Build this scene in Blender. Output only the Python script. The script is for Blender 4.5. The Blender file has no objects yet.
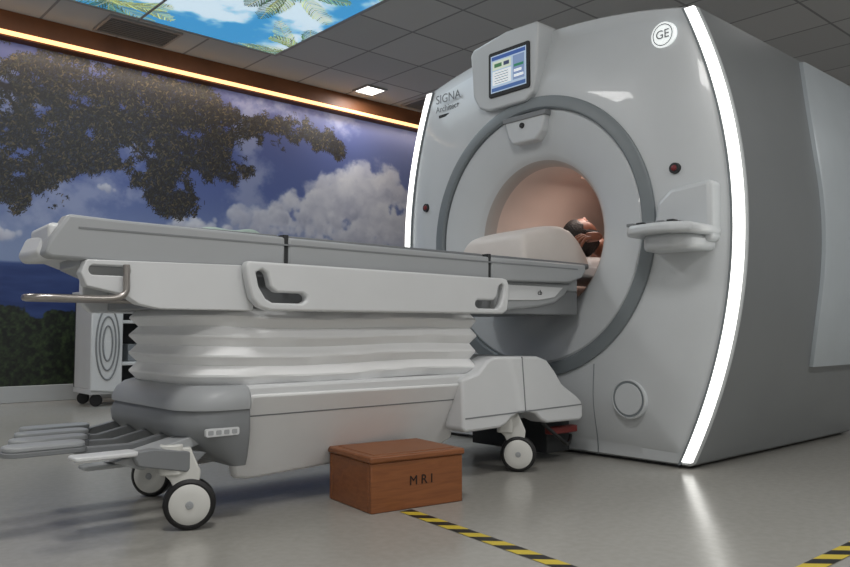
import bpy, bmesh, math, random
import numpy as np
from mathutils import Vector, Matrix
random.seed(4); np.random.seed(4)
sc=bpy.context.scene
try:
    sc.view_settings.view_transform='Standard'
except Exception: pass
COL=sc.collection

def lin(c):
    c=np.asarray(c,dtype=float)/255.0
    return np.where(c<=0.04045,c/12.92,((c+0.055)/1.055)**2.4)
MATS={}
def mat(name,c,rough=0.5,metal=0.0,emis=0.0,var=0.05,scale=6.0,bump=0.0,bscale=60,coat=0.0):
    if name in MATS: return MATS[name]
    m=bpy.data.materials.new(name); m.use_nodes=True
    nt=m.node_tree; b=nt.nodes['Principled BSDF']
    l=lin(c)
    tc=nt.nodes.new('ShaderNodeTexCoord'); nz=nt.nodes.new('ShaderNodeTexNoise')
    nz.inputs['Scale'].default_value=scale; nz.inputs['Detail'].default_value=5
    nt.links.new(tc.outputs['Object'],nz.inputs['Vector'])
    cr=nt.nodes.new('ShaderNodeValToRGB')
    cr.color_ramp.elements[0].position=.3; cr.color_ramp.elements[1].position=.7
    cr.color_ramp.elements[0].color=(*(l*(1-var)),1); cr.color_ramp.elements[1].color=(*np.minimum(l*(1+var),1),1)
    nt.links.new(nz.outputs['Fac'],cr.inputs['Fac'])
    nt.links.new(cr.outputs['Color'],b.inputs['Base Color'])
    b.inputs['Roughness'].default_value=rough; b.inputs['Metallic'].default_value=metal
    b.inputs['Coat Weight'].default_value=coat
    if emis>0:
        nt.links.new(cr.outputs['Color'],b.inputs['Emission Color']); b.inputs['Emission Strength'].default_value=emis
    if bump>0:
        n2=nt.nodes.new('ShaderNodeTexNoise'); n2.inputs['Scale'].default_value=bscale
        nt.links.new(tc.outputs['Object'],n2.inputs['Vector'])
        bp=nt.nodes.new('ShaderNodeBump'); bp.inputs['Strength'].default_value=bump; bp.inputs['Distance'].default_value=.01
        nt.links.new(n2.outputs['Fac'],bp.inputs['Height']); nt.links.new(bp.outputs['Normal'],b.inputs['Normal'])
    MATS[name]=m; return m
def attrmat(name,emis=0.0,rough=.6):
    m=bpy.data.materials.new(name); m.use_nodes=True; nt=m.node_tree; b=nt.nodes['Principled BSDF']
    a=nt.nodes.new('ShaderNodeAttribute'); a.attribute_name='print'
    nt.links.new(a.outputs['Color'],b.inputs['Base Color']); b.inputs['Roughness'].default_value=rough
    if emis>0:
        nt.links.new(a.outputs['Color'],b.inputs['Emission Color']); b.inputs['Emission Strength'].default_value=emis
    return m

def empty(name,loc):
    e=bpy.data.objects.new(name,None); e.location=loc; e.empty_display_size=.1; COL.objects.link(e); return e
def add(name,me,mats,parent=None,smooth=False,bevel=0,seg=2,sub=0,angle=35):
    ob=bpy.data.objects.new(name,me); COL.objects.link(ob)
    if not isinstance(mats,(list,tuple)): mats=[mats]
    for m in mats: me.materials.append(m)
    if smooth or bevel:
        for p in me.polygons: p.use_smooth=True
        try: me.set_sharp_from_angle(angle=math.radians(angle))
        except Exception: pass
    if bevel:
        md=ob.modifiers.new('bevel','BEVEL'); md.width=bevel; md.segments=seg; md.limit_method='ANGLE'; md.angle_limit=math.radians(30)
        md.harden_normals=False
    if sub:
        md=ob.modifiers.new('sub','SUBSURF'); md.levels=sub; md.render_levels=sub
    if parent:
        ob.parent=parent; ob.matrix_parent_inverse=Matrix.Translation(-Vector(parent.location))
    return ob
def mesh(name,v,f,mats,parent=None,**k):
    me=bpy.data.meshes.new(name); me.from_pydata([tuple(p) for p in v],[],f)
    bm=bmesh.new(); bm.from_mesh(me); bmesh.ops.remove_doubles(bm,verts=bm.verts,dist=1e-6)
    bmesh.ops.recalc_face_normals(bm,faces=bm.faces); bm.to_mesh(me); bm.free()
    return add(name,me,mats,parent,**k)
def prism_data(pts,a0,a1,axis):
    n=len(pts)
    def P(p,a):
        return {'Y':(p[0],a,p[1]),'X':(a,p[0],p[1]),'Z':(p[0],p[1],a)}[axis]
    v=[P(p,a0) for p in pts]+[P(p,a1) for p in pts]
    f=[list(range(n)),list(range(2*n-1,n-1,-1))]+[[i,(i+1)%n,n+(i+1)%n,n+i] for i in range(n)]
    return v,f
def prism(name,pts,a0,a1,axis,mats,parent=None,bevel=.006,fn=None,**k):
    v,f=prism_data(pts,a0,a1,axis)
    if fn: v=[fn(p) for p in v]
    return mesh(name,v,f,mats,parent,bevel=bevel,**k)
def box(name,x0,x1,y0,y1,z0,z1,m,parent=None,bevel=.005,**k):
    return prism(name,[(x0,y0),(x1,y0),(x1,y1),(x0,y1)],z0,z1,'Z',m,parent,bevel=bevel,**k)
def rrect(x0,x1,y0,y1,r,n=6,rl=None):
    o=[]; rl=rl or r
    for cx,cy,a,q in ((x1-r,y0+r,-90,r),(x1-r,y1-r,0,r),(x0+rl,y1-rl,90,rl),(x0+rl,y0+rl,180,rl)):
        for i in range(n+1):
            t=math.radians(a+90*i/n); o.append((cx+q*math.cos(t),cy+q*math.sin(t)))
    return o
def loft(name,levels,m,parent=None,**k):
    v=[];f=[];n=len(levels[0][1])
    for z,pts in levels: v+=[(x,y,z) for x,y in pts]
    for j in range(len(levels)-1):
        for i in range(n): f.append([j*n+i,j*n+(i+1)%n,(j+1)*n+(i+1)%n,(j+1)*n+i])
    f.append(list(range(n-1,-1,-1))); f.append([(len(levels)-1)*n+i for i in range(n)])
    return mesh(name,v,f,m,parent,**k)
def revolve(name,prof,cen,N,mats,parent=None,M=None,**k):
    v=[];f=[]
    for r,a in prof:
        for i in range(N):
            t=2*math.pi*i/N; v.append(Vector((a,r*math.cos(t),r*math.sin(t))))
    for j in range(len(prof)-1):
        for i in range(N):
            f.append([j*N+i,j*N+(i+1)%N,(j+1)*N+(i+1)%N,(j+1)*N+i])
    R=M if M else Matrix.Identity(3)
    v=[R@p+Vector(cen) for p in v]
    return mesh(name,v,f,mats,parent,smooth=True,**k)
def tube(name,pts,r,m,parent=None,res=8,closed=False,bez=True):
    cu=bpy.data.curves.new(name,'CURVE'); cu.dimensions='3D'; cu.bevel_depth=r; cu.bevel_resolution=4; cu.use_fill_caps=True
    s=cu.splines.new('NURBS' if bez else 'POLY'); s.points.add(len(pts)-1)
    for i,p in enumerate(pts): s.points[i].co=(*p,1)
    s.use_cyclic_u=closed
    if bez: s.order_u=3; s.use_endpoint_u=True; s.resolution_u=res
    tmp=bpy.data.objects.new('tmp',cu); COL.objects.link(tmp)
    dg=bpy.context.evaluated_depsgraph_get(); me=bpy.data.meshes.new_from_object(tmp.evaluated_get(dg))
    bpy.data.objects.remove(tmp); me.name=name; me.materials.clear()
    return add(name,me,m,parent,smooth=True,angle=60)
def text(name,s,size,loc,cols,m,parent=None,ext=.0008,align='CENTER',bold=0.0):
    cu=bpy.data.curves.new(name,'FONT'); cu.body=s; cu.size=size; cu.extrude=ext; cu.align_x=align; cu.align_y='CENTER'; cu.offset=bold
    tmp=bpy.data.objects.new('tmp',cu); COL.objects.link(tmp)
    dg=bpy.context.evaluated_depsgraph_get(); me=bpy.data.meshes.new_from_object(tmp.evaluated_get(dg))
    bpy.data.objects.remove(tmp); me.materials.clear()
    R=Matrix((cols[0],cols[1],cols[2])).transposed().to_4x4(); me.transform(Matrix.Translation(loc)@R)
    return add(name,me,m,parent)
FX=((0,-1,0),(0,0,1),(-1,0,0))
FY=((1,0,0),(0,0,1),(0,-1,0))
def cut(ob,cutters):
    for c in cutters:
        v,f=prism_data(*c); me=bpy.data.meshes.new('c'); me.from_pydata(v,[],f)
        bm=bmesh.new(); bm.from_mesh(me); bmesh.ops.recalc_face_normals(bm,faces=bm.faces); bm.to_mesh(me); bm.free()
        co=bpy.data.objects.new('c',me); COL.objects.link(co)
        md=ob.modifiers.new('b','BOOLEAN'); md.operation='DIFFERENCE'; md.object=co; md.solver='EXACT'
        while ob.modifiers[0].name!=md.name:
            i=list(ob.modifiers).index(md); ob.modifiers.move(i,0)
        bev=[(m,m.show_viewport) for m in ob.modifiers if m.type!='BOOLEAN']
        for m,_ in bev: m.show_viewport=False
        dg=bpy.context.evaluated_depsgraph_get(); me2=bpy.data.meshes.new_from_object(ob.evaluated_get(dg))
        ob.modifiers.remove(md); ob.data=me2
        for m,sv in bev: m.show_viewport=sv
        bpy.data.objects.remove(co)
    for p in ob.data.polygons: p.use_smooth=True
    try: ob.data.set_sharp_from_angle(angle=math.radians(35))
    except Exception: pass

# ---------------- noise / painting helpers
def noise2(nx,ny,cx,cy,rng):
    g=rng.random((cy+2,cx+2))
    x=np.linspace(0,cx,nx,endpoint=False); y=np.linspace(0,cy,ny,endpoint=False)
    xi=x.astype(int); yi=y.astype(int); fx=x-xi; fy=y-yi
    fx=fx*fx*(3-2*fx); fy=fy*fy*(3-2*fy)
    a=g[np.ix_(yi,xi)];b=g[np.ix_(yi,xi+1)];c=g[np.ix_(yi+1,xi)];d=g[np.ix_(yi+1,xi+1)]
    return (a*(1-fx)+b*fx)*(1-fy)[:,None]+(c*(1-fx)+d*fx)*fy[:,None]
def fbm(nx,ny,cx,cy,oc,rng,g=.55):
    o=np.zeros((ny,nx));am=1;s=0
    for i in range(oc):
        o+=am*noise2(nx,ny,max(1,int(cx*2**i)),max(1,int(cy*2**i)),rng);s+=am;am*=g
    return o/s
def smooth(a,b,x):
    t=np.clip((x-a)/(b-a),0,1); return t*t*(3-2*t)
def mixc(img,c,m):
    c=np.asarray(c,float); return img*(1-m[...,None])+c*m[...,None]
def painted(name,img,P,m,parent=None):
    ny,nx=img.shape[:2]
    u,v=np.meshgrid(np.linspace(0,1,nx),np.linspace(0,1,ny))
    co=np.stack(P(u,v),-1).reshape(-1,3)
    idx=np.arange(nx*ny).reshape(ny,nx)
    q=np.stack([idx[:-1,:-1],idx[:-1,1:],idx[1:,1:],idx[1:,:-1]],-1).reshape(-1,4)
    me=bpy.data.meshes.new(name); me.vertices.add(len(co)); me.vertices.foreach_set('co',co.ravel())
    me.loops.add(q.size); me.loops.foreach_set('vertex_index',q.ravel().astype(np.int32))
    me.polygons.add(len(q)); me.polygons.foreach_set('loop_start',np.arange(0,q.size,4,dtype=np.int32))
    try: me.polygons.foreach_set('loop_total',np.full(len(q),4,dtype=np.int32))
    except Exception: pass
    me.update(); me.validate()
    a=me.color_attributes.new('print','FLOAT_COLOR','POINT')
    c=np.ones((nx*ny,4)); c[:,:3]=lin(np.clip(img,0,255)).reshape(-1,3); a.data.foreach_set('color',c.ravel())
    return add(name,me,m,parent)

# ---------------- materials
white=mat('scanner_white_plastic',(202,206,209),.34,coat=.25,var=.015)
side=mat('scanner_silver_side',(146,150,153),.42,metal=.35,var=.03,scale=2)
sidepanel=mat('scanner_side_panel',(188,196,202),.4,metal=.1,var=.02)
ringg=mat('scanner_grey_ring',(122,129,133),.4,var=.02)
borem=mat('bore_liner',(210,196,188),.4,var=.02)
led=mat('led_white',(255,255,250),.5,emis=2.2,var=0)
seam=mat('dark_seam',(40,42,44),.6)
blk=mat('black_rubber',(22,22,24),.55)
tw=mat('table_white',(212,214,216),.38,var=.02,coat=.15)
tskirt=mat('table_base_white',(232,233,234),.4,var=.02,coat=.1)
tg=mat('table_grey',(162,165,168),.42,var=.02)
tdg=mat('table_dark_grey',(126,129,132),.5,var=.03)
pad=mat('mattress_grey',(112,115,118),.7,var=.05,bump=.05)
bellm=mat('bellows_fabric',(234,235,236),.7,var=.02,bump=.03,bscale=30)
chrome=mat('brushed_steel',(165,160,156),.3,metal=.9,var=.03)
hubm=mat('caster_white',(212,212,208),.45,var=.03)

# ================= ROOM
X0,X1,Y0,Y1,H=-2.2,8.4,-2.6,6.75,3.05
fm=bpy.data.materials.new('vinyl_floor'); fm.use_nodes=True; nt=fm.node_tree; b=nt.nodes['Principled BSDF']
tc=nt.nodes.new('ShaderNodeTexCoord'); n1=nt.nodes.new('ShaderNodeTexNoise'); n1.inputs['Scale'].default_value=40; n1.inputs['Detail'].default_value=6
n2=nt.nodes.new('ShaderNodeTexNoise'); n2.inputs['Scale'].default_value=1.2
nt.links.new(tc.outputs['Object'],n1.inputs['Vector']); nt.links.new(tc.outputs['Object'],n2.inputs['Vector'])
cr=nt.nodes.new('ShaderNodeValToRGB'); cr.color_ramp.elements[0].position=.35; cr.color_ramp.elements[1].position=.65
cr.color_ramp.elements[0].color=(*lin((160,158,152)),1); cr.color_ramp.elements[1].color=(*lin((166,164,158)),1)
nt.links.new(n1.outputs['Fac'],cr.inputs['Fac']); nt.links.new(cr.outputs['Color'],b.inputs['Base Color'])
mr=nt.nodes.new('ShaderNodeMapRange'); mr.inputs['To Min'].default_value=.16; mr.inputs['To Max'].default_value=.28
nt.links.new(n2.outputs['Fac'],mr.inputs['Value']); nt.links.new(mr.outputs['Result'],b.inputs['Roughness'])
box('floor',X0,X1,Y0,Y1,-.1,0,fm,bevel=0)
cm=bpy.data.materials.new('ceiling_tiles'); cm.use_nodes=True; nt=cm.node_tree; b=nt.nodes['Principled BSDF']
tc=nt.nodes.new('ShaderNodeTexCoord'); br=nt.nodes.new('ShaderNodeTexBrick')
br.offset=0; br.inputs['Scale'].default_value=1; br.inputs['Brick Width'].default_value=.6; br.inputs['Row Height'].default_value=.6
br.inputs['Mortar Size'].default_value=.010; br.inputs['Mortar Smooth'].default_value=0
br.inputs['Color1'].default_value=(*lin((196,197,197)),1); br.inputs['Color2'].default_value=(*lin((208,208,207)),1); br.inputs['Mortar'].default_value=(*lin((150,150,151)),1)
mp=nt.nodes.new('ShaderNodeMapping'); mp.inputs['Location'].default_value=(.02,-.03,0)
nt.links.new(tc.outputs['Object'],mp.inputs['Vector']); nt.links.new(mp.outputs['Vector'],br.inputs['Vector'])
nt.links.new(br.outputs['Color'],b.inputs['Base Color']); b.inputs['Roughness'].default_value=.9
bp=nt.nodes.new('ShaderNodeBump'); bp.inputs['Distance'].default_value=.01; bp.inputs['Strength'].default_value=.4; bp.invert=True
nt.links.new(br.outputs['Fac'],bp.inputs['Height']); nt.links.new(bp.outputs['Normal'],b.inputs['Normal'])
box('ceiling',X0,X1,Y0,Y1,H,H+.1,cm,bevel=0)
wm=mat('wall_paint',(205,206,206),.8,var=.02)
box('wall_left',X0,X1,Y1,Y1+.1,0,H,wm,bevel=0)
box('wall_right',X0,X1,Y0-.1,Y0,0,H,wm,bevel=0)
box('wall_back',X1,X1+.1,Y0,Y1,0,H,wm,bevel=0)
box('wall_front',X0-.1,X0,Y0,Y1,0,H,wm,bevel=0)
bbm=mat('baseboard_vinyl',(180,182,183),.5,var=.02)
box('baseboard_left',X0,X1,Y1-.03,Y1,0,.13,bbm)
box('baseboard_back',X1-.02,X1,Y0,Y1-.03,0,.13,bbm)
wood_b=mat('fascia_wood',(132,82,50),.5,var=.25,scale=3)  # brown brightened to carry the warm LED strip glow on the wood
box('trim_1',X0,X1,Y1-.16,Y1,2.895,H,wood_b)
ledw=mat('led_warm',(255,200,138),.5,emis=1.9,var=0)
ls=empty('trim_2',(3,6.6,2.88))  # LED light strip and its channel, below the wood fascia
box('strip_glow',X0,X1,Y1-.165,Y1-.128,2.868,2.893,ledw,ls,bevel=0)
box('strip_channel',X0,X1,Y1-.115,Y1-.002,2.86,2.894,mat('channel_brown',(90,52,34),.6),ls,bevel=0)
l=bpy.data.lights.new('strip_lamp','AREA'); l.shape='RECTANGLE'; l.size=9.5; l.size_y=.03; l.energy=20; l.color=(1,.84,.68)
o=bpy.data.objects.new('strip_lamp',l); COL.objects.link(o); o.location=(3.1,Y1-.17,2.85); o.rotation_euler=(math.radians(15),0,0); o.parent=ls; o.matrix_parent_inverse=Matrix.Translation(-Vector(ls.location))

# mural
rng=np.random.default_rng(11)
mx0,mx1,mz0,mz1=0.5,8.0,.13,2.858
nx,ny=1300,474
SX=nx/(mx1-mx0); SZ=ny/(mz1-mz0)
U=np.linspace(mx0,mx1,nx)[None,:]+np.zeros((ny,1)); V=np.linspace(mz0,mz1,ny)[:,None]+np.zeros((1,nx))
t=np.clip((V-1.1)/1.75,0,1)
img=np.zeros((ny,nx,3)); img[:]=np.array((136,152,188.))
img=mixc(img,np.array((84,100,158.)),smooth(0,.5,t)); img=mixc(img,np.array((68,78,134.)),smooth(.45,1,t))
img=mixc(img,(122,134,178),smooth(4.0,6.0,U)*.65)
n=fbm(nx,ny,14,6,7,rng,.6)
nb=fbm(nx,ny,36,14,6,rng,.6)
def blob(cx,cz,rx,rz): return np.exp(-(((U-cx)/rx)**2+((V-cz)/rz)**2))
img=mixc(img,(176,182,208),.6*smooth(.5,.72,n+.22*blob(4.3,1.45,2.2,.3)))
pr=random.Random(7)
clusters=((5.35,2.12,.34,.2,110,.11),(5.0,1.95,.42,.22,150,.11),(4.55,1.78,.42,.16,110,.09),(3.95,1.64,.5,.12,80,.07),(5.55,1.8,.42,.22,110,.11),(5.0,1.55,.9,.14,140,.1),(3.4,1.48,.5,.08,40,.06),(1.55,1.32,.16,.05,24,.045),(2.38,1.78,.10,.022,20,.03),(6.4,1.7,.6,.3,90,.16),(7.2,1.9,.4,.25,70,.16))
puffs=[]
for cx,cz,sx,sz,k,r in clusters:
    for i in range(k):
        a_=pr.gauss(0,.5); b_=pr.gauss(0,.5)
        puffs.append((cx+a_*sx,cz+b_*sz,r*pr.uniform(.35,1.25),cz,sz))
puffs.sort(key=lambda p:-p[1]-pr.uniform(-.12,.12))
for cx,cz,r,c0,s0 in puffs:
    j0=max(0,int((cx-1.5*r-mx0)*SX)); j1=min(nx,int((cx+1.5*r-mx0)*SX)+1); i0=max(0,int((cz-1.5*r-mz0)*SZ)); i1=min(ny,int((cz+1.5*r-mz0)*SZ)+1)
    if j1<=j0 or i1<=i0: continue
    uu=(U[i0:i1,j0:j1]-cx)/r; vv=(V[i0:i1,j0:j1]-cz)/r; nn_=(nb[i0:i1,j0:j1]-.5); n2_=(n[i0:i1,j0:j1]-.5)
    rr_=np.sqrt(uu**2+vv**2)+nn_*2.0+n2_*1.2
    al_=smooth(1.1,.35,rr_)*.62
    hgt=np.clip((cz-c0)/(s0+.01)*.22,-.25,.25)
    sh=np.clip(.60+hgt+.26*(-uu*.4+vv*.9)+nn_*.8,0,1)
    col=np.array((140,144,172.))*(1-sh)[...,None]+np.array((236,236,242.))*sh[...,None]
    img[i0:i1,j0:j1]=img[i0:i1,j0:j1]*(1-al_[...,None])+col*al_[...,None]
wmask=smooth(1.12,1.09,V); wv=fbm(nx,ny,30,60,3,rng)
img=mixc(img,(40,62,118),wmask); img=img+(wv-.5)[...,None]*34*wmask[...,None]
bn=fbm(nx,ny,60,24,4,rng)
bm_=smooth(-.02,.03,(.72+.5*(n-.5)+.35*(bn-.5))-V)
leafn=fbm(nx,ny,240,88,3,rng,.7)
bc=np.array((18,25,22.))*(1-leafn[...,None])+np.array((66,84,48.))*np.clip(leafn*1.5-.4,0,1)[...,None]
img=img*(1-bm_[...,None])+bc*bm_[...,None]
def line(img,pts,c):
    for (a,b2,w0,w1) in pts:
        a=np.array(a);b2=np.array(b2);d=b2-a;L=(d**2).sum()
        tt=np.clip(((U-a[0])*d[0]+(V-a[1])*d[1])/L,0,1)
        wob=(n-.5)*.14
        dist=np.sqrt((U-a[0]-tt*d[0]+wob)**2+(V-a[1]-tt*d[1]+wob)**2)
        m=smooth(w0+(w1-w0)*tt,(w0+(w1-w0)*tt)*.5,dist)
        img=mixc(img,c,m)
    return img
twigs=[((.3,2.2),(1.3,2.55),.05,.04),((1.3,2.55),(2.4,2.4),.04,.026),((2.4,2.4),(3.3,2.5),.026,.018),((3.3,2.5),(4.6,2.6),.018,.010),
  ((2.4,2.4),(2.9,1.95),.02,.012),((2.9,1.95),(3.05,1.65),.012,.008),((1.6,2.5),(1.9,1.9),.025,.013),((1.9,1.9),(2.05,1.6),.013,.008),((3.3,2.5),(3.6,2.05),.014,.008),((3.9,2.55),(4.3,2.75),.012,.008),
  ((2.4,2.4),(2.8,2.65),.016,.008),((3.3,2.5),(3.5,2.3),.012,.007),((2.9,1.95),(3.3,2.1),.012,.007)]
img=line(img,twigs,(38,32,36))
fo=0
for (cx,cz,r) in ((1.0,2.4,.6),(1.74,2.5,.46),(2.04,2.42,.44),(1.89,2.0,.36),(1.7,1.72,.26),(1.2,1.9,.4),(2.35,2.3,.36),(2.78,2.5,.34),(3.2,2.42,.33),(2.95,1.93,.34),(2.97,1.70,.25),(3.66,2.5,.28),(3.36,2.18,.28),(4.05,2.58,.22),(4.5,2.56,.28),(3.62,2.06,.16),(2.3,2.0,.16),(2.5,2.72,.34),(3.2,2.75,.28),(4.75,2.5,.14)):
    fo=fo+blob(cx,cz,r,r*.72)
mf=fbm(nx,ny,56,22,3,rng)
fsig=np.clip(fo,0,1.05)*.80+(mf-.5)*1.35
fsig=np.where(fo<.25,0,fsig)
core=smooth(.58,.74,fsig)
img=mixc(img,(36,35,38),core*.7)
prob=smooth(.44,.62,fsig)
for passn,(NL,pal) in enumerate(((46000,((32,30,33),(42,39,37),(26,27,31),(52,48,42))),(9000,((78,70,54),(98,86,64),(64,62,50),(48,44,38))))):
    ii=rng.integers(0,ny,NL*3); jj=rng.integers(0,nx,NL*3)
    k=rng.random(NL*3)<prob[ii,jj]*(1 if passn==0 else .7); ii=ii[k][:NL]; jj=jj[k][:NL]
    m_=len(ii); an=rng.random(m_)*np.pi; pa=np.array(pal,float)[rng.integers(0,len(pal),m_)]
    ln=3.0 if passn==0 else 2.0
    for s in np.linspace(-ln,ln,6):
        for off in (0,1):
            y_=np.clip(np.rint(ii+np.sin(an)*s+off*(abs(s)<1.6)).astype(int),0,ny-1); x_=np.clip(np.rint(jj+np.cos(an)*s).astype(int),0,nx-1)
            img[y_,x_]=pa
img=img*.95
painted('wall_mural',img,lambda u,v:(mx0+u*(mx1-mx0),np.full_like(u,Y1-.012),mz0+v*(mz1-mz0)),attrmat('mural_print',rough=.5))
for i,(xa,xb) in enumerate(((X0,mx0),(mx1,X1))): box('trim_%d'%(3+i),xa,xb,Y1-.02,Y1,.13,2.858,mat('wall_paint_blue',(96,112,160),.8),bevel=0)

# ceiling panel with palms
px0,px1,py0,py1=1.14,3.58,3.6,6.02; pn=700
pimg=np.zeros((pn,pn,3)); pimg[:]=(66,150,204)
nn=fbm(pn,pn,5,5,5,rng); pimg=mixc(pimg,(222,236,244),smooth(.44,.62,nn)*.9)
def stampline(xs,ys,c,r):
    i=((np.asarray(ys)-py0)/(py1-py0)*pn).astype(int); j=((np.asarray(xs)-px0)/(px1-px0)*pn).astype(int)
    for di in range(0,r+1):
        for dj in range(0,r+1):
            a_=i+di;b_=j+dj; k=(a_>=0)&(a_<pn)&(b_>=0)&(b_<pn); pimg[a_[k],b_[k]]=c
R=random.Random(5)
for (cx,cy) in ((1.3,5.0),(1.6,3.9),(3.3,4.0),(2.05,5.85),(3.75,5.85),(2.95,4.75)):
    for k in range(14):
        an=2*math.pi*k/14+R.uniform(-.2,.2); L=R.uniform(.45,.8); bend=R.uniform(-.9,.9)
        base=np.array(R.choice([(66,106,56),(104,138,66),(52,84,54),(168,182,112),(134,154,84),(84,122,92)]),float)
        x,y=cx,cy; S_=60
        for s in range(S_):
            f=s/S_; aa=an+bend*f; x+=math.cos(aa)*L/S_; y+=math.sin(aa)*L/S_
            if s%2==0:
                for sg in (-1,1):
                    l_=.14*(math.sin(math.pi*(f*.85+.12)))*R.uniform(.8,1.1)
                    la=aa+sg*(.65+.2*f); g=np.linspace(0,l_,50)
                    droop=sg*.3*(g/.2)**2
                    stampline(x+np.cos(la-droop)*g,y+np.sin(la-droop)*g,np.clip(base*R.uniform(.6,1.35),0,255),1 if s%4 else 0)
            stampline([x],[y],(176,174,120),1)
cpn=empty('ceiling_picture_panel',(2.36,4.8,3.03))
painted('palm_print',pimg,lambda u,v:(px0+u*(px1-px0),py0+v*(py1-py0),np.full_like(u,H-.014)),attrmat('backlit_print',emis=.8),cpn)
al=mat('ceiling_metal',(170,170,170),.5,metal=.3)
for i,(xa,xb,ya,yb) in enumerate(((px0-.03,px0,py0-.03,py1+.03),(px1,px1+.03,py0-.03,py1+.03),(px0,px1,py0-.03,py0),(px0,px1,py1,py1+.03),(2.35,2.37,py0,py1))):
    box('frame_%d'%(i+1),xa,xb,ya,yb,H-.02,H-.001,al,cpn,bevel=0)
def vent(x,y,sx,sy):
    e=empty('ceiling_vent',(x,y,H))
    box('back',x-sx,x+sx,y-sy,y+sy,H-.006,H-.001,mat('vent_dark',(70,70,72),.8),e,bevel=0)
    n=9
    for i in range(n):
        yy=y-sy+(i+.5)*2*sy/n
        box('slat_%d'%(i+1),x-sx,x+sx,yy-.012,yy+.006,H-.018,H-.006,mat('vent_slat',(120,121,122),.6),e,bevel=0)
    for k,(xa,xb,ya,yb) in enumerate(((x-sx-.02,x-sx,y-sy-.02,y+sy+.02),(x+sx,x+sx+.02,y-sy-.02,y+sy+.02),(x-sx,x+sx,y-sy-.02,y-sy),(x-sx,x+sx,y+sy,y+sy+.02))):
        box('rim_%d'%(k+1),xa,xb,ya,yb,H-.02,H-.001,al,e,bevel=0)
vent(2.46,6.32,.28,.18); vent(5.75,6.3,.28,.18)
lpm=mat('diffuser',(255,252,245),.5,emis=1.0,var=0)
def lamp_or_fill(x,y,s,P,col=(1,.985,.96),size=None,vis=lpm):  # builds the visible downlight and the added fill lights
    e=empty('ceiling_or_fill_light',(x,y,H))
    box('diffuser',x-s,x+s,y-s,y+s,H-.012,H-.001,vis,e,bevel=0)
    for k,(xa,xb,ya,yb) in enumerate(((x-s-.02,x-s,y-s-.02,y+s+.02),(x+s,x+s+.02,y-s-.02,y+s+.02),(x-s,x+s,y-s-.02,y-s),(x-s,x+s,y+s,y+s+.02))):
        box('rim_%d'%(k+1),xa,xb,ya,yb,H-.02,H-.001,al,e,bevel=0)
    if P>0:
        l=bpy.data.lights.new('lamp','AREA'); l.energy=P; l.size=size or 2*s; l.color=col
        o=bpy.data.objects.new('lamp',l); COL.objects.link(o); o.location=(x,y,H-.03)
        o.parent=e; o.matrix_parent_inverse=Matrix.Translation(-Vector(e.location))
lamp_or_fill(4.87,6.3,.11,6,size=.2,vis=mat('downlight',(255,255,250),.5,emis=6,var=0))
lamp_or_fill(.5,.9,.3,34)  # from here on: unseen ceiling lights, added as key and fill
lamp_or_fill(-.3,3.9,.3,30)
lamp_or_fill(2.4,-1.4,.3,36)
lamp_or_fill(5.4,2.2,.3,12)
lamp_or_fill(5.2,-1.4,.3,22)
lamp_or_fill(-1.2,-1.2,.3,26)
l=bpy.data.lights.new('panel_light','AREA'); l.shape='RECTANGLE'; l.size=2.4; l.size_y=2.4; l.energy=30; l.color=(.93,.97,1)
o=bpy.data.objects.new('panel_light',l); COL.objects.link(o); o.location=(2.36,4.8,H-.03); o.parent=cpn; o.matrix_parent_inverse=Matrix.Translation(-Vector(cpn.location))
w=bpy.data.worlds.new('world'); sc.world=w; w.use_nodes=True; w.node_tree.nodes['Background'].inputs[0].default_value=(.03,.03,.035,1)

# ================= SCANNER
CY,CZ=2.45,1.02; XF=2.95; XB=4.75; XC=2.885; RR=.668
S=empty('mri_scanner',(3.8,CY,0))
def hw(z): return 1.025-.22*((z-1.03)/.95)**2
def topz(y): return 2.035-.11*(y/.8)**2
def inside(y,z): return z>.012 and abs(y)<hw(z) and z<topz(y)
def outr(t_):
    lo,hi=.6,1.8
    for k in range(40):
        md=(lo+hi)/2
        if inside(md*math.cos(t_),CZ+md*math.sin(t_)): lo=md
        else: hi=md
    return lo
N=360
OUT=[outr(2*math.pi*i/N) for i in range(N)]
def XS(y,z):
    r=math.hypot(y-CY,z-CZ); ro=outr(math.atan2(z-CZ,y-CY)); s=max(0,min(1,(r-RR)/(ro-.07-RR)))
    return XC+(XF-XC)*s*s
rows=[('f',0,0)]+[('f',s/8,0) for s in range(1,8)]+[('o',.07,XF),('o',.062,XF+.004),('o',.01,XF+.004),('o',.0,XF+.02),('o',0,XF+.03),('o',0,3.4),('o',0,3.9),('o',0,4.3),('o',.0,XB-.05),('o',.05,XB),('r',.35,XB)]
v=[];f=[];mi=[]
for kind,val,x in rows:
    for i in range(N):
        t_=2*math.pi*i/N
        r={'r':val,'o':OUT[i]-val,'f':RR+(OUT[i]-.07-RR)*val}[kind]
        if kind=='f': x=XC+(XF-XC)*val*val
        v.append((x,CY+r*math.cos(t_),max(.004,CZ+r*math.sin(t_))))
for j in range(len(rows)-1):
    for i in range(N):
        f.append([j*N+i,j*N+(i+1)%N,(j+1)*N+(i+1)%N,(j+1)*N+i]); mi.append(0 if j<12 else 1)
me=bpy.data.meshes.new('housing'); me.from_pydata(v,[],f)
for p,m_ in zip(me.polygons,mi): p.material_index=m_
bm=bmesh.new(); bm.from_mesh(me); bmesh.ops.recalc_face_normals(bm,faces=bm.faces); bm.to_mesh(me); bm.free()
add('housing',me,[white,side],S,smooth=True,angle=30)
revolve('ring',[(RR+.007,XC+.01),(RR+.005,XC-.012),(RR-.003,XC-.016),(.620,XC-.016),(.612,XC-.010),(.610,XC+.03)],(0,CY,CZ),160,ringg,S)
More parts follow.
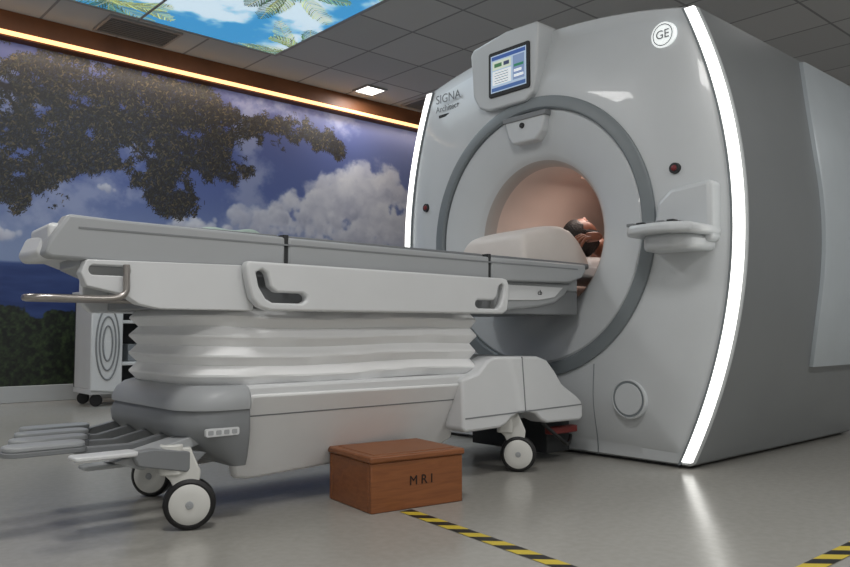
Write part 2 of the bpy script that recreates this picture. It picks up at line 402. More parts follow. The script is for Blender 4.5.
revolve('front_dish',[(.611,XC+.004),(.60,XC-.004),(.52,XC+.002),(.45,XC+.018),(.405,XC+.032),(.388,XC+.042),(.376,XC+.056)],(0,CY,CZ),160,white,S)
revolve('bore_lip',[(.376,XC+.056),(.366,XC+.066),(.356,XC+.085),(.352,XC+.12)],(0,CY,CZ),160,mat('bore_lip_grey',(172,166,162),.4,var=.02),S)
revolve('bore_tube',[(.352,XC+.12),(.35,XC+.26),(.35,4.0),(.35,XB)],(0,CY,CZ),128,borem,S)
def strip(sg,name,ins0,ins1,xa,xb,m,z0=.03,z1=1.915):
    v=[];f=[];n=48
    for i in range(n+1):
        z=z0+(z1-z0)*i/n
        a_=CY+sg*(hw(z)-ins0); b_=CY+sg*(hw(z)-ins1)
        v+=[(xa,a_,z),(xa,b_,z),(xb,b_,z),(xb,a_,z)]
    for i in range(n):
        for k in range(4): f.append([i*4+k,i*4+(k+1)%4,(i+1)*4+(k+1)%4,(i+1)*4+k])
    f+= [[0,1,2,3],[n*4,n*4+1,n*4+2,n*4+3]]
    return mesh(name,v,f,m,S)
strip(-1,'light_strip_near',.048,.006,XF-.006,XF+.02,led); strip(1,'light_strip_far',.048,.006,XF-.006,XF+.02,led)
strip(-1,'strip_seam_near',.060,.048,XF-.003,XF+.02,ringg,.015,1.92); strip(1,'strip_seam_far',.060,.048,XF-.003,XF+.02,ringg,.015,1.92)
for sg,nm in ((-1,'side_cover_near'),(1,'side_cover_far')):
    v=[];f=[];n_=40;off=.024
    for i in range(n_+1):
        z=.40+(1.90-.40)*i/n_
        xs=3.68+.26*max(0,(z-1.3)/.60)**2+.06*max(0,(.7-z)/.3)**2
        y=CY+sg*(hw(z)+.0); yo=CY+sg*(hw(z)+off)
        v+=[(xs,y-sg*.01,z),(xs,yo-sg*.006,z),(xs+.012,yo,z),(XB-.1,yo,z),(XB-.06,y-sg*.01,z)]
    for i in range(n_):
        for k in range(4): f.append([i*5+k,i*5+k+1,(i+1)*5+k+1,(i+1)*5+k])
    f+=[[0,1,2,3,4],[n_*5+k for k in range(5)]]
    mesh(nm,v,f,sidepanel,S,smooth=True,angle=30)
prism('floor_plinth',[(XF+.03,CY-.70),(XB-.05,CY-.70),(XB-.05,CY+.70),(XF+.03,CY+.70)],0,.02,'Z',seam,S,bevel=0)
# monitor
DY=-.045; DZ=.015
prism('monitor_housing',[(y-.018,z+DZ) for y,z in ((2.39,2.02),(2.40,2.04),(2.60,2.045),(2.83,2.01),(2.85,1.98),(2.83,1.76),(2.79,1.69),(2.72,1.665),(2.48,1.665),(2.43,1.70),(2.405,1.80))],2.85,3.0,'X',white,S,bevel=.014,seg=3)
prism('monitor_bezel',rrect(2.47+DY,2.74+DY,1.725+DZ,1.955+DZ,.012),2.843,2.855,'X',blk,S,bevel=.002)
si=np.zeros((60,76,3)); si[:]=(168,186,206)
si[52:58,2:74]=(52,84,150); si[2:8,2:74]=(64,96,150); si[12:34,4:44]=(222,228,232); si[36:50,4:44]=(196,206,190); si[12:50,48:72]=(120,140,176)
si[16:20,50:70]=(232,236,240);si[24:28,50:66]=(232,236,240);si[32:36,50:70]=(40,120,90);si[14:31:4,8:38]=(90,100,110);si[40:46,8:24]=(60,110,70)
si[40:46,28:40]=(50,60,90)
si=np.repeat(np.repeat(si,2,0),2,1)
painted('monitor_screen',si,lambda u,v:(np.full_like(u,2.841),2.722+DY-u*.234,1.745+DZ+v*.19),attrmat('screen_glow',emis=.5),S)
PY=-.045; PZ=.012
prism('camera_pod',[(y+PY,z+PZ) for y,z in ((2.635,1.585),(2.38,1.585),(2.40,1.505),(2.44,1.465),(2.585,1.465),(2.615,1.505))],2.845,2.92,'X',white,S,bevel=.01,seg=3)
prism('camera_pod_top',[(y+PY,z+PZ) for y,z in ((2.64,1.575),(2.375,1.575),(2.37,1.60),(2.645,1.60))],2.84,2.92,'X',tdg,S,bevel=.003)
revolve('camera_lens',[(0.001,2.838),(.013,2.838),(.015,2.85)],(0,2.475,1.56),24,blk,S)
EY,EZ=1.75,1.82; EX=XS(EY,EZ)-.006
revolve('emblem_disc',[(.001,-.008),(.055,-.008),(.057,.010)],(EX,EY,EZ),48,mat('emblem_white',(235,240,240),.4,emis=.6,var=0),S)
revolve('emblem_ring',[(.043,-.010),(.047,-.010)],(EX,EY,EZ),48,tdg,S)
text('emblem_letters','GE',.052,(EX-.011,EY,EZ),FX,tdg,S)
lx=min(XS(3.17,1.85),XS(2.99,1.80))-.004
text('label_line_1','SIGNA',.068,(lx,3.165,1.845),FX,tdg,S,align='LEFT')
text('label_line_2','Architect',.048,(lx,3.165,1.79),FX,tdg,S,align='LEFT')
box('label_bar',lx-.001,lx+.001,3.06,3.14,1.742,1.758,seam,S,bevel=0)
for nm,y,zz in (('near',1.69,1.235),('far',3.225,1.25)):
    bx=XS(y,zz)
    revolve('stop_button_base_'+nm,[(.001,-.012),(.022,-.012),(.024,.008)],(bx,y,zz),32,seam,S)
    revolve('stop_button_'+nm,[(.001,-.020),(.010,-.018),(.013,-.012)],(bx,y,zz),32,mat('button_red',(120,40,44),.4),S)
cx_=XS(1.93,.275)
revolve('cap_disc',[(.001,-.012),(.066,-.012),(.070,-.006),(.074,-.006),(.078,-.012),(.084,-.010),(.086,.012)],(cx_,1.93,.275),64,white,S)
revolve('cap_groove',[(.067,-.0105),(.076,-.0105)],(cx_,1.93,.275),64,ringg,S)
# control shelf
CS=-.01
def shY(L_,ax=1): return [((p[0],p[1]+CS) if ax==1 else (p[0]+CS,p[1])) for p in L_]
prism('control_back',shY([(1.53,1.165),(1.71,1.15),(1.77,1.10),(1.80,.97),(1.78,.92),(1.535,.92)],0),2.865,2.96,'X',white,S,bevel=.02,seg=3)
prism('control_shelf',shY([(2.95,1.53),(2.72,1.535),(2.665,1.59),(2.65,1.67),(2.67,1.78),(2.73,1.83),(2.95,1.84)]),.945,.985,'Z',white,S,bevel=.014,seg=3)
prism('control_shelf_under',shY([(2.95,1.55),(2.76,1.57),(2.72,1.62),(2.72,1.74),(2.78,1.78),(2.95,1.80)]),.885,.95,'Z',white,S,bevel=.02,seg=3)
k_=0
for ix in range(3):
    for iy in range(5):
        k_+=1; kx=2.71+ix*.05; ky=1.60+iy*.045
        box('key_%d'%k_,kx-.017,kx+.017,ky-.015,ky+.015,.983,.996,tdg if (ix+iy)%3 else seam,S,bevel=.002)
pts=[(2.13,.014),(2.13,.06),(2.125,.12),(2.12,.2),(2.115,.28),(2.105,.36),(2.10,.42)]
tube('front_seam',[(XS(y,z)-.0005,y,z) for y,z in pts],.0025,ringg,S)
l=bpy.data.lights.new('bore_lamp','AREA'); l.shape='RECTANGLE'; l.size=.3; l.size_y=.08; l.energy=1.8; l.color=(1,.82,.73)
o=bpy.data.objects.new('bore_lamp',l); COL.objects.link(o); o.location=(3.36,CY-.02,CZ+.325); o.parent=S; o.matrix_parent_inverse=Matrix.Translation(-Vector(S.location))
box('bore_lamp_lens',3.3,3.54,CY-.02,CY+.02,CZ+.338,CZ+.348,mat('bore_lens',(235,200,180),.5,emis=.3,var=0),S,bevel=.002)

# ================= PATIENT TABLE
T=empty('patient_table',(1.8,CY,0))
YN,YFr=2.12,2.78
prism('mattress_1',[(.67,2.15),(.69,2.38),(.86,2.75),(1.305,2.75),(1.305,2.15)],.845,.872,'Z',pad,T,bevel=.01)
box('mattress_2',1.318,2.235,2.15,2.75,.845,.872,pad,T,bevel=.01)
box('mattress_3',2.248,2.93,2.15,2.75,.845,.872,pad,T,bevel=.01)
box('cradle_in_bore',2.92,4.98,2.20,2.70,.815,.868,tw,T,bevel=.01)
for nm,ya,yb in (('near',YN,YN+.06),('far',YFr-.06,YFr)):
    if nm=='near': pa=[(.655,.872),(.61,.80),(.60,.765),(.615,.755),(.80,.752),(1.305,.765),(1.305,.862),(.78,.868)]
    else: pa=[(.87,.868),(.86,.80),(.86,.765),(1.305,.765),(1.305,.862)]
    prism('side_rail_a_'+nm,pa,ya,yb,'Y',tg,T,bevel=.008,seg=3)
    prism('side_rail_b_'+nm,[(1.318,.765),(2.235,.765),(2.235,.858),(1.318,.861)],ya,yb,'Y',tg,T,bevel=.008,seg=3)
    prism('side_rail_c_'+nm,[(2.248,.765),(2.74,.775),(2.83,.80),(2.86,.83),(2.86,.86),(2.248,.858)],ya,yb,'Y',tg,T,bevel=.008,seg=3)
    g0=.68 if nm=='near' else .88
    prism('groove_'+nm,[(g0,.835),(2.80,.835),(2.80,.840),(g0,.840)],ya-.0015,yb+.0015,'Y',tdg,T,bevel=0)
box('joint_1',1.303,1.320,2.125,2.775,.74,.87,seam,T,bevel=0)
box('joint_2',2.233,2.250,2.125,2.775,.74,.87,seam,T,bevel=0)
prism('cradle_core',[(.70,2.16),(.72,2.4),(.88,2.74),(2.85,2.74),(2.85,2.16)],.74,.846,'Z',tg,T)
prism('end_board',[(.615,2.15),(.63,2.36),(.80,2.70),(.84,2.75),(.92,2.75),(.84,2.6),(.72,2.36),(.70,2.15)],.765,.850,'Z',tw,T,bevel=.012,seg=3)
prism('end_lip',[(.68,.845),(.625,.825),(.605,.775),(.62,.755),(.70,.76)],2.22,2.40,'Y',tw,T,bevel=.01,seg=3)
ob=prism('lower_frame_near',[(.70,.755),(.685,.72),(.70,.685),(.80,.665),(.84,.64),(.90,.628),(1.19,.628),(1.19,.765)],YN-.01,YN+.03,'Y',tw,T,bevel=.006)
cut(ob,[([(x,z) for x,z in rrect(.705,.815,.715,.742,.0133)],YN-.1,YN+.1,'Y')])
prism('lower_frame_far',[(.90,.755),(.90,.66),(.93,.628),(1.19,.628),(1.19,.765)],YFr-.03,YFr+.01,'Y',tw,T)
box('lower_frame_core',.98,2.85,2.16,2.74,.635,.742,tdg,T)
GX=-.035
for nm,ya,yb in (('near',2.072,2.106),('far',2.794,2.828)):
    sh=lambda L_: [(x+GX,z) for x,z in L_]
    o_=sh([(1.185,.775),(1.178,.76),(1.185,.72),(1.20,.665),(1.225,.638),(1.26,.628),(2.295,.632),(2.322,.645),(2.33,.68),(2.335,.745),(2.322,.768),(2.30,.772)])
    ob=prism('guard_panel_'+nm,o_,ya,yb,'Y',tw,T,bevel=.007,seg=3)
    g1=sh([(1.212,.742),(1.222,.70),(1.245,.665),(1.27,.652),(1.375,.652),(1.392,.662),(1.392,.676),(1.378,.684),(1.285,.684),(1.262,.70),(1.25,.742),(1.232,.752)])
    g2=sh([(2.305,.742),(2.30,.70),(2.285,.665),(2.265,.652),(2.16,.652),(2.145,.662),(2.145,.676),(2.158,.684),(2.245,.684),(2.262,.70),(2.275,.742),(2.29,.752)])
    cut(ob,[(g1,ya-.05,yb+.05,'Y'),(g2,ya-.05,yb+.05,'Y')])
    for k,xx in enumerate((1.45,1.78,2.08)):
        if nm=='near': box('guard_mount_%s_%d'%(nm,k+1),xx-.02,xx+.02,2.09,2.17,.66,.72,tdg,T)
        else: box('guard_mount_%s_%d'%(nm,k+1),xx-.02,xx+.02,2.74,2.81,.66,.72,tdg,T)
tube('end_handle',[(.80,2.10,.745),(.80,2.098,.70),(.80,2.096,.665),(.765,2.094,.652),(.68,2.093,.652),(.60,2.095,.652),(.565,2.11,.652),(.56,2.15,.652),(.58,2.185,.652),(.64,2.19,.652),(1.0,2.19,.652)],.009,chrome,T)
# bellows
v=[];f=[];lv=[]
nf=4; z0,z1=.40,.638
for i in range(nf*2+1):
    z=z0+(z1-z0)*i/(nf*2)
    if i%2==1: lv+= [(z-.003,.002),(z+.003,.002)]
    else: lv+=[(z,.028)]
for z,ins in lv:
    ins=.028-ins
    pts=rrect(1.035-.0+(.0-ins)*.9+.01,2.20+ins*.5,2.165-ins*.7,2.735+ins*.7,.05,8,rl=.13)
    pts2=[]
    for k in range(len(pts)):   # subdivide long sides
        a_=pts[k]; b_=pts[(k+1)%len(pts)]; L_=math.hypot(b_[0]-a_[0],b_[1]-a_[1]); m2=max(1,int(L_/.05))
        for q in range(24 if L_>.9 else (8 if L_>.25 else 1)):
            tt=q/(24 if L_>.9 else (8 if L_>.25 else 1)); pts2.append((a_[0]+(b_[0]-a_[0])*tt,a_[1]+(b_[1]-a_[1])*tt))
    n_=len(pts2)
    for k,(x,y) in enumerate(pts2):
        sag=.003*math.sin(x*9+z*40)+.002*math.sin(x*31+z*90)
        v.append((x,y+(sag if y<2.45 else -sag),z+.004*math.sin(x*7+1)))
for j in range(len(lv)-1):
    for k in range(n_): f.append([j*n_+k,j*n_+(k+1)%n_,(j+1)*n_+(k+1)%n_,(j+1)*n_+k])
mesh('bellows',v,f,bellm,T,smooth=True,angle=28)
# base
prism('base_deck',rrect(1.03,2.18,2.125,2.775,.04,8,rl=.13),.362,.402,'Z',tw,T,bevel=.010,seg=3)
def bl(x0,y0,r=.13): return rrect(x0,1.187,y0,2*CY-y0,.012,8,rl=min(r,1.17-x0))
loft('base_head_block',[(.165,bl(1.14,2.13,.02)),(.19,bl(1.10,2.12,.06)),(.235,bl(1.03,2.11,.11)),(.27,bl(.985,2.105)),(.30,bl(.98,2.105)),(.345,bl(1.0,2.108))],tdg,T,smooth=True,angle=50)
loft('base_head_cover',[(.335,bl(.985,2.102)),(.35,bl(.985,2.100)),(.380,bl(1.0,2.105)),(.398,bl(1.02,2.118)),(.404,bl(1.04,2.135,.12))],tg,T,smooth=True,angle=50)
prism('label_plate',rrect(1.04,1.145,.262,.285,.006),2.1025,2.115,'Y',tw,T,bevel=0)
for k in range(4): prism('label_icon_%d'%(k+1),rrect(1.046+k*.025,1.062+k*.025,.267,.280,.003),2.101,2.11,'Y',tg,T,bevel=0)
sk=[(1.19,.375),(1.19,.15),(1.21,.105),(1.26,.095),(1.62,.110),(2.08,.128),(2.13,.15),(2.09,.37)]
def lean(s): 
    return lambda p:(p[0],p[1]+s*.135*max(0,(.375-p[2])/.27),p[2])
prism('base_skirt_near',sk,2.115,2.15,'Y',tskirt,T,bevel=.012,seg=3,fn=lean(1))
prism('base_skirt_far',sk,2.75,2.785,'Y',tskirt,T,bevel=.012,seg=3,fn=lean(-1))
prism('skirt_groove',[(1.2,.305),(2.09,.305),(2.09,.309),(1.2,.309)],2.1135,2.12,'Y',tdg,T,bevel=0,fn=lean(1))
box('base_core',1.05,2.75,2.34,2.56,.17,.37,seam,T)
revolve('skirt_bolt',[(.001,-.006),(.008,-.006),(.009,0)],(1.215,2.193,.215),16,seam,T,M=Matrix.Rotation(math.radians(90),3,'Z'))
# dock fairing
fa=[(2.065,.385),(2.10,.395),(2.15,.405),(2.20,.45),(2.24,.466),(2.50,.462),(2.56,.445),(2.61,.40),(2.66,.34),(2.76,.285),(2.79,.262),(2.80,.24),(2.80,.19),(2.78,.18),(2.56,.185),(2.52,.20),(2.49,.225),(2.45,.238),(2.38,.238),(2.34,.222),(2.31,.20),(2.27,.188),(2.08,.185),(2.065,.20)]
prism('dock_fairing_near',fa,2.10,2.20,'Y',tw,T,bevel=.015,seg=3)
prism('dock_fairing_far',fa,2.70,2.80,'Y',tw,T,bevel=.015,seg=3)
prism('dock_fairing_mid',[(2.07,.38),(2.22,.46),(2.52,.462),(2.60,.40),(2.66,.34),(2.79,.27),(2.80,.2),(2.07,.2)],2.19,2.71,'Y',tg,T,bevel=.01)
prism('fairing_seam',[(2.40,.462),(2.405,.462),(2.425,.24),(2.42,.24)],2.0985,2.105,'Y',tdg,T,bevel=0)
prism('fairing_edge',[(2.08,.235),(2.79,.245),(2.79,.25),(2.08,.24)],2.0985,2.105,'Y',tdg,T,bevel=0)
prism('dock_arm',[(2.28,.77),(2.28,.66),(2.32,.645),(2.56,.665),(2.68,.685),(2.75,.72),(2.80,.775)],2.15,2.75,'Y',tg,T,bevel=.012,seg=3)
prism('dock_arm_panel',[(2.325,.755),(2.325,.69),(2.56,.695),(2.67,.71),(2.73,.755)],2.145,2.152,'Y',tw,T,bevel=.002)
text('arm_label','cb',.03,(2.57,2.1435,.728),FY,seam,T)
box('dock_latch',2.70,2.86,2.22,2.68,.03,.22,seam,T)
box('dock_pin',2.66,2.84,2.16,2.20,.12,.15,mat('latch_red',(120,40,36),.5),T)
tube('dock_cable',[(2.56,2.14,.19),(2.66,2.10,.10),(2.74,2.13,.07),(2.84,2.2,.10)],.008,blk,T)
def caster(x,y,ang,i,r=.072):
    M=Matrix.Rotation(ang,3,'Z'); c=Vector((x,y,r))
    revolve('caster_tyre_%d'%i,[(.045,-.022),(.062,-.024),(r-.002,-.018),(r,-.008),(r,.008),(r-.002,.018),(.062,.024),(.045,.022)],c,48,blk,T,M=M)
    revolve('caster_hub_%d'%i,[(.001,-.030),(.03,-.029),(.054,-.026),(.061,-.020),(.061,.020),(.054,.026),(.03,.029),(.001,.030)],c,48,hubm,T,M=M)
    revolve('caster_axle_%d'%i,[(.001,-.034),(.010,-.033),(.012,-.028)],c,20,tg,T,M=M)
    v,f=prism_data([(-.02,.02),(.02,.0),(.055,.07),(.085,.10),(.085,.16),(-.0,.16),(-.03,.09)],-.017,.017,'X')
    mesh('caster_fork_%d'%i,[c+M@Vector(q) for q in v],f,hubm,T,bevel=.004)
    v,f=prism_data(rrect(.02,.085,-.03,.03,.02),.085,.17,'Z')
    mesh('caster_stem_%d'%i,[c+M@Vector((q[1],q[0],q[2])) for q in v],f,hubm,T,bevel=.004)
caster(1.015,2.15,math.radians(65),1,r=.0735); caster(1.12,2.66,math.radians(40),2); caster(2.41,2.13,math.radians(40),3); caster(2.40,2.70,math.radians(60),4)
for i,y in enumerate((2.31,2.44,2.58,2.72)):
    xo=.05*i
    prism('pedal_%d'%(i+1),rrect(.56+xo,.77+xo,y-.042,y+.042,.035),.244,.260,'Z',tg,T,bevel=.005)
    prism('pedal_rim_%d'%(i+1),rrect(.555+xo,.775+xo,y-.047,y+.047,.04),.232,.245,'Z',tdg,T,bevel=.002)
    prism('pedal_arm_%d'%(i+1),[(.76+xo,.240),(.90,.238),(1.05,.27),(1.05,.24),(.90,.212),(.74+xo,.224)],y-.013,y+.013,'Y',tdg,T,bevel=.003)
prism('front_pedal_a',rrect(.69,.86,2.13,2.20,.015),.225,.238,'Z',tw,T,bevel=.004)
prism('front_pedal_b',rrect(.74,.90,2.20,2.27,.015),.188,.200,'Z',tg,T,bevel=.004)
prism('front_pedal_arm',[(.80,.21),(.88,.18),(1.06,.24),(1.06,.27)],2.16,2.25,'Y',tg,T,bevel=.004)
prism('pedal_bracket',[(.84,.235),(.90,.24),(1.06,.215),(1.0,.165),(.86,.195)],2.135,2.17,'Y',tdg,T,bevel=.004)

def cushion(name,x0,x1,y0,y1,zb,hf,m,n=40,seed=1,parent=None,pw=5,px_=8):
    v=[];f=[]
    for i in range(n+1):
        u=i/n; x=x0+(x1-x0)*u
        for j in range(n+1):
            q=j/n; s=abs(2*q-1); e=(1-s**pw)**.5 if s<1 else 0
            ex=(1-abs(2*u-1)**px_)**.5 if 0<u<1 else 0
            y=y0+(y1-y0)*q
            z=zb+hf(u)*e*ex+.003*math.sin(9*x*3+q*7)*e*ex
            v.append((x,y,z))
    b0=len(v)
    for i in range(n+1):
        for j in range(n+1): v.append((x0+(x1-x0)*i/n,y0+(y1-y0)*j/n,zb))
    for i in range(n):
        for j in range(n):
            a=i*(n+1)+j; f.append([a,a+1,a+n+2,a+n+1]); f.append([b0+a,b0+a+n+1,b0+a+n+2,b0+a+1])
    return mesh(name,v,f,m,parent,smooth=True,angle=60)
fabric=mat('bolster_white_cover',(205,198,193),.6,var=.03,bump=.03)
def hb(u):
    pts=[(0,.10),(.1,.12),(.3,.145),(.5,.168),(.66,.174),(.78,.165),(.88,.13),(.95,.085),(1,.05)]
    for (a,b_),(c,d) in zip(pts,pts[1:]):
        if a<=u<=c: return b_+(d-b_)*(u-a)/(c-a)
    return .05
cushion('leg_bolster',2.54,3.0,2.20,2.60,.873,hb,fabric,pw=9,px_=20)
towm=mat('towel_green',(160,178,170),.9,var=.15,scale=20,bump=.3)
cushion('folded_towel',1.08,1.28,2.22,2.34,.873,lambda u:.010+.005*math.sin(u*9)+.010*u,towm,seed=3)

# ================= PATIENT
P=empty('patient',(3.9,CY,.87))
def skinmesh(verts,edges,rad,root=0,sub=2):
    me=bpy.data.meshes.new('s'); me.from_pydata(verts,edges,[])
    ob=bpy.data.objects.new('s',me); COL.objects.link(ob)
    ob.modifiers.new('sk','SKIN')
    sd=me.skin_vertices[0].data
    for i,r in enumerate(rad):
        sd[i].radius=(r,r) if not isinstance(r,tuple) else r
        sd[i].use_root=(i==root)
    ss=ob.modifiers.new('ss','SUBSURF'); ss.levels=sub
    dg=bpy.context.evaluated_depsgraph_get(); m2=bpy.data.meshes.new_from_object(ob.evaluated_get(dg))
    bpy.data.objects.remove(ob); return m2
skinm=mat('skin',(122,76,56),.5,var=.06,scale=20)
gown=mat('hospital_gown',(150,168,182),.85,var=.06,bump=.1)
hair=mat('hair_dark',(18,14,13),.6,var=.3,scale=60,bump=.6,bscale=150)
bv=[(4.18,2.45,.99),(3.96,2.45,.985),(3.74,2.45,.995),(3.56,2.45,.99),(3.46,2.45,1.0),(3.38,2.45,1.015),
 (3.62,2.30,.985),(3.40,2.215,1.01),(3.205,2.265,1.03),
 (3.62,2.60,.985),(3.88,2.655,.965),(4.12,2.64,.97),
 (4.24,2.36,.98),(4.58,2.35,.985),(4.93,2.35,.945),(4.97,2.35,1.06),
 (4.24,2.54,.98),(4.58,2.55,.985),(4.93,2.55,.945),(4.97,2.55,1.06)]
be=[(0,1),(1,2),(2,3),(3,4),(4,5),(3,6),(6,7),(7,8),(3,9),(9,10),(10,11),(0,12),(12,13),(13,14),(14,15),(0,16),(16,17),(17,18),(18,19)]
brd=[.125,.115,.125,.08,.055,.052,.06,.044,.029,.06,.044,.03,.088,.062,.042,.032,.088,.062,.042,.032]
me=skinmesh(bv,be,brd)
for p in me.polygons:
    c=p.center; p.material_index=1 if (c.x>3.54 and c.x<4.75 and not(c.x>3.9 and c.y>2.62 and c.x<4.2) and c.z<1.2) else 0
me.name='body'; me.materials.clear(); add('body',me,[skinm,gown],P,smooth=True,angle=180)
HC=Vector((3.275,2.45,1.04))
bm=bmesh.new(); bmesh.ops.create_uvsphere(bm,u_segments=40,v_segments=28,radius=1)
def headshape(p):
    x,y,z=p
    X=x*.118; Y=y*.078; Z=z*.098
    if x>0:
        k=1-.35*x*x; Y*=k; Z*= (1-.12*x) 
        if z<0: Z*=1-.45*x
    def g(cx,cy,s): return math.exp(-(((X-cx)/s)**2+((Y-cy)/s)**2))
    if z>0:
        Z+=.022*math.exp(-(((X-.028)/.020)**2+(Y/.010)**2))
        Z-=.010*(g(.0,.03,.016)+g(.0,-.03,.016))
        Z+=.006*math.exp(-(((X+.018)/.012)**2+(Y/.05)**2))
        Z+=.007*math.exp(-(((X-.062)/.008)**2+(Y/.022)**2))
        Z+=.008*g(.098,0,.02)
    return Vector((X,Y,Z))
for v_ in bm.verts:
    c=v_.co.copy(); v_.co=headshape(c)+HC
me=bpy.data.meshes.new('head'); bm.to_mesh(me); bm.free(); add('head',me,skinm,P,smooth=True,angle=180)
bm=bmesh.new(); bmesh.ops.create_uvsphere(bm,u_segments=40,v_segments=28,radius=1)
dl=[v_ for v_ in bm.verts if (v_.co.x>.45 or (v_.co.z>.35 and v_.co.x>-.45) or v_.co.z>.85)]
bmesh.ops.delete(bm,geom=dl,context='VERTS')
for v_ in bm.verts:
    c=v_.co.copy(); q=headshape(c)*1.11; q+=Vector((0,0,.002*math.sin(c.y*40))); v_.co=q+HC
me=bpy.data.meshes.new('hair'); bm.to_mesh(me); bm.free(); o=add('hair',me,hair,P,smooth=True,angle=180)
o.modifiers.new('s','SOLIDIFY').thickness=.008
for sg in (-1,1):
    revolve('ear_%s'%('near' if sg<0 else 'far'),[(.001,0),(.016,.004),(.021,.0),(.016,-.008),(.001,-.008)],HC+Vector((.015,sg*.078,0)),20,skinm,P,M=Matrix.Rotation(math.radians(90*sg),3,'Z'))
    revolve('eye_%s'%('near' if sg<0 else 'far'),[(.001,.0),(.010,.003),(.013,.0)],HC+Vector((.0,sg*.03,.086)),16,mat('eyelid',(100,58,42),.5),P,M=Matrix.Rotation(math.radians(-90),3,'Y'))
def hand(wrist,fw,side_,up,nm):
    W=Vector(wrist); F=Vector(fw).normalized(); Sd=Vector(side_); Sd=(Sd-F*Sd.dot(F)).normalized(); Up=F.cross(Sd)
    if Up.dot(Vector(up))<0: Up=-Up
    def pt(a,b_,c): return tuple(W+F*a+Sd*b_+Up*c)
    vs=[pt(-.01,0,0),pt(.045,0,.0),pt(.075,0,0)]; es=[(0,1),(1,2)]; rs=[.026,.030,.028]
    vs+= [pt(.08,-.024,0),pt(.08,.024,0)]; es+=[(1,3),(1,4)]; rs+=[.014,.014]
    me0=skinmesh(vs,es,rs,1)
    me0.name='palm'; me0.materials.clear(); add('palm_'+nm,me0,skinm,P,smooth=True,angle=180)
    for k,(off,L) in enumerate(((.03,.068),(.010,.078),(-.010,.072),(-.029,.058))):
        a=[pt(.075,off*.85,0),pt(.095,off,.004),pt(.095+L*.40,off*1.08,-.006),pt(.095+L*.62,off*1.1,-.024),pt(.095+L*.70,off*1.1,-.044)]
        mf_=skinmesh(a,[(0,1),(1,2),(2,3),(3,4)],[.010,.0095,.0088,.008,.0068])
        mf_.materials.clear(); add('finger_%s_%d'%(nm,k+1),mf_,skinm,P,smooth=True,angle=180)
    a=[pt(.02,.022,0),pt(.045,.044,-.006),pt(.068,.055,-.014),pt(.088,.058,-.022)]
    mf_=skinmesh(a,[(0,1),(1,2),(2,3)],[.013,.011,.0095,.008]); mf_.materials.clear(); add('thumb_'+nm,mf_,skinm,P,smooth=True,angle=180)
hand((3.188,2.27,1.028),(-1,.35,-.1),(0,1,.3),(0,0,1),'near')
hand((4.13,2.64,.965),(1,-.05,-.1),(0,-1,0),(0,0,1),'far')
cushion('head_pad',3.13,3.42,2.29,2.61,.868,lambda u:.068,mat('pillow_white',(205,205,205),.8),seed=5,parent=T)

# ================= STEP STOOL
wd=bpy.data.materials.new('stool_wood'); wd.use_nodes=True; nt=wd.node_tree; b=nt.nodes['Principled BSDF']
tc=nt.nodes.new('ShaderNodeTexCoord'); mp=nt.nodes.new('ShaderNodeMapping'); mp.inputs['Scale'].default_value=(3,12,30)
nz=nt.nodes.new('ShaderNodeTexNoise'); nz.inputs['Scale'].default_value=2; nz.inputs['Detail'].default_value=8; nz.inputs['Distortion'].default_value=1.2
cr=nt.nodes.new('ShaderNodeValToRGB'); cr.color_ramp.elements[0].color=(*lin((124,74,42)),1); cr.color_ramp.elements[1].color=(*lin((146,90,52)),1)
cr.color_ramp.elements[0].position=.3; cr.color_ramp.elements[1].position=.7
for a_,b_ in ((tc.outputs['Object'],mp.inputs['Vector']),(mp.outputs['Vector'],nz.inputs['Vector']),(nz.outputs['Fac'],cr.inputs['Fac']),(cr.outputs['Color'],b.inputs['Base Color'])): nt.links.new(a_,b_)
b.inputs['Roughness'].default_value=.38
cx,cy=1.705,2.06
ST=empty('wooden_step_stool',(cx,cy,0))
def sbox(nm,x0,x1,y0,y1,z0,z1,m=wd,bv=.004):
    o=box(nm,x0,x1,y0,y1,z0,z1,m,None,bevel=bv); o.parent=ST; return o
sbox('front_board',-.176,.176,-.146,-.128,.0,.155); sbox('rear_board',-.176,.176,.120,.138,.0,.155)
sbox('side_board_a',-.176,-.156,-.128,.120,.0,.155); sbox('side_board_b',.156,.176,-.128,.120,.0,.155)
sbox('tread',-.182,.182,-.153,.143,.155,.176,bv=.006)
sbox('tread_mat',-.155,.155,-.125,.115,.175,.178,mat('stool_top_finish',(138,88,56),.5,var=.1),.001)
o=text('stool_label','M R I',.042,(.01,-.1472,.088),FY,mat('stool_ink',(30,16,10),.6),None,bold=.0); o.parent=ST
ST.rotation_euler=(0,0,math.radians(-8))

# ================= FLOOR TAPE
tm=bpy.data.materials.new('hazard_tape'); tm.use_nodes=True; nt=tm.node_tree; b=nt.nodes['Principled BSDF']
tc=nt.nodes.new('ShaderNodeTexCoord'); sp=nt.nodes.new('ShaderNodeSeparateXYZ'); ad=nt.nodes.new('ShaderNodeMath'); ad.operation='ADD'
dv=nt.nodes.new('ShaderNodeMath'); dv.operation='DIVIDE'; dv.inputs[1].default_value=.115
frn=nt.nodes.new('ShaderNodeMath'); frn.operation='FRACT'; gt=nt.nodes.new('ShaderNodeMath'); gt.operation='GREATER_THAN'; gt.inputs[1].default_value=.5
mx=nt.nodes.new('ShaderNodeMix'); mx.data_type='RGBA'
mx.inputs[6].default_value=(*lin((205,182,60)),1); mx.inputs[7].default_value=(*lin((28,28,28)),1)
nt.links.new(tc.outputs['Object'],sp.inputs[0]); nt.links.new(sp.outputs[0],ad.inputs[0]); nt.links.new(sp.outputs[1],ad.inputs[1])
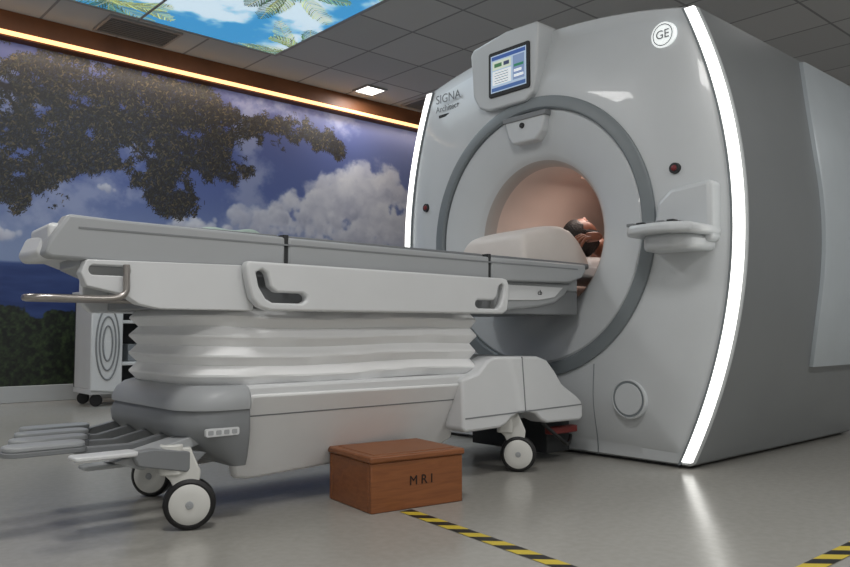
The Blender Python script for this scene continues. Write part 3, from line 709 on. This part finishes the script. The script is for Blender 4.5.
nt.links.new(ad.outputs[0],dv.inputs[0]); nt.links.new(dv.outputs[0],frn.inputs[0]); nt.links.new(frn.outputs[0],gt.inputs[0]); nt.links.new(gt.outputs[0],mx.inputs[0]); nt.links.new(mx.outputs[2],b.inputs['Base Color'])
b.inputs['Roughness'].default_value=.5
FT=empty('floor_tape',(1.6,1.3,0))
mesh('tape_a',[(1.60,1.91,.0015),(1.65,1.91,.0015),(1.50,.80,.0015),(1.45,.80,.0015)],[[0,1,2,3]],tm,FT)
mesh('tape_b',[(1.45,.785,.002),(1.45,.835,.002),(4.9,.835,.002),(4.9,.785,.002)],[[0,1,2,3]],tm,FT)

# ================= CART behind
C=empty('equipment_cart',(2.4,6.1,0))
QX=.05
def cbox(nm,x0,x1,*a,**k): return box(nm,x0+QX,x1+QX,*a,**k)
cw=mat('cart_white',(206,208,210),.5,var=.02); cd=mat('cart_dark',(46,48,52),.6)
cbox('cart_bottom',1.98,2.72,5.98,6.36,.09,.13,cw,C); cbox('cart_top',1.96,2.74,5.96,6.38,.82,.86,cw,C)
cbox('cart_back',1.98,2.72,6.34,6.36,.13,.82,cd,C)
cbox('cart_side_a',1.98,2.0,5.98,6.34,.13,.82,cw,C); cbox('cart_side_b',2.70,2.72,5.98,6.34,.13,.82,cw,C)
prism('cart_door',[(x+QX,z) for x,z in ((1.97,.12),(2.18,.10),(2.205,.16),(2.205,.76),(2.18,.82),(1.97,.82))],5.955,5.98,'Y',cw,C,bevel=.01)
cbox('cart_divider',2.19,2.21,5.98,6.34,.13,.82,cw,C)
for i,z in enumerate((.30,.62)): cbox('cart_shelf_%d'%(i+1),2.21,2.70,6.0,6.34,z,z+.025,cw,C)
cbox('cart_supplies_1',2.3,2.5,6.1,6.3,.326,.46,mat('supply_grey',(140,145,150),.6),C); cbox('cart_supplies_2',2.54,2.66,6.1,6.3,.326,.42,mat('supply_blue',(60,80,110),.6),C)
for i,(rx,rz) in enumerate(((.085,.27),(.06,.2),(.035,.13))):
    pts=[(2.09+QX+rx*math.cos(2*math.pi*k/40),5.952,.47+rz*math.sin(2*math.pi*k/40)) for k in range(40)]
    tube('door_ring_%d'%(i+1),pts,.006,tdg,C,closed=True,bez=False)
for i,(x,y) in enumerate(((2.04+QX,6.03),(2.66+QX,6.03),(2.04+QX,6.31),(2.66+QX,6.31))):
    revolve('cart_wheel_%d'%(i+1),[(.001,-.015),(.04,-.015),(.045,-.01),(.045,.01),(.04,.015),(.001,.015)],(x,y,.045),24,blk,C,M=Matrix.Rotation(math.radians(50),3,'Z'))
    box('cart_wheel_stem_%d'%(i+1),x-.012,x+.012,y-.012,y+.012,.06,.092,tdg,C)

# ================= CAMERA
cam=bpy.data.cameras.new('camera'); co=bpy.data.objects.new('camera',cam); COL.objects.link(co)
cam.sensor_width=36; cam.lens=782/850*36
co.location=(0,0,.57); co.rotation_euler=(math.radians(90+3.4),0,math.radians(48.2-90)); cam.clip_start=.02
sc.camera=co
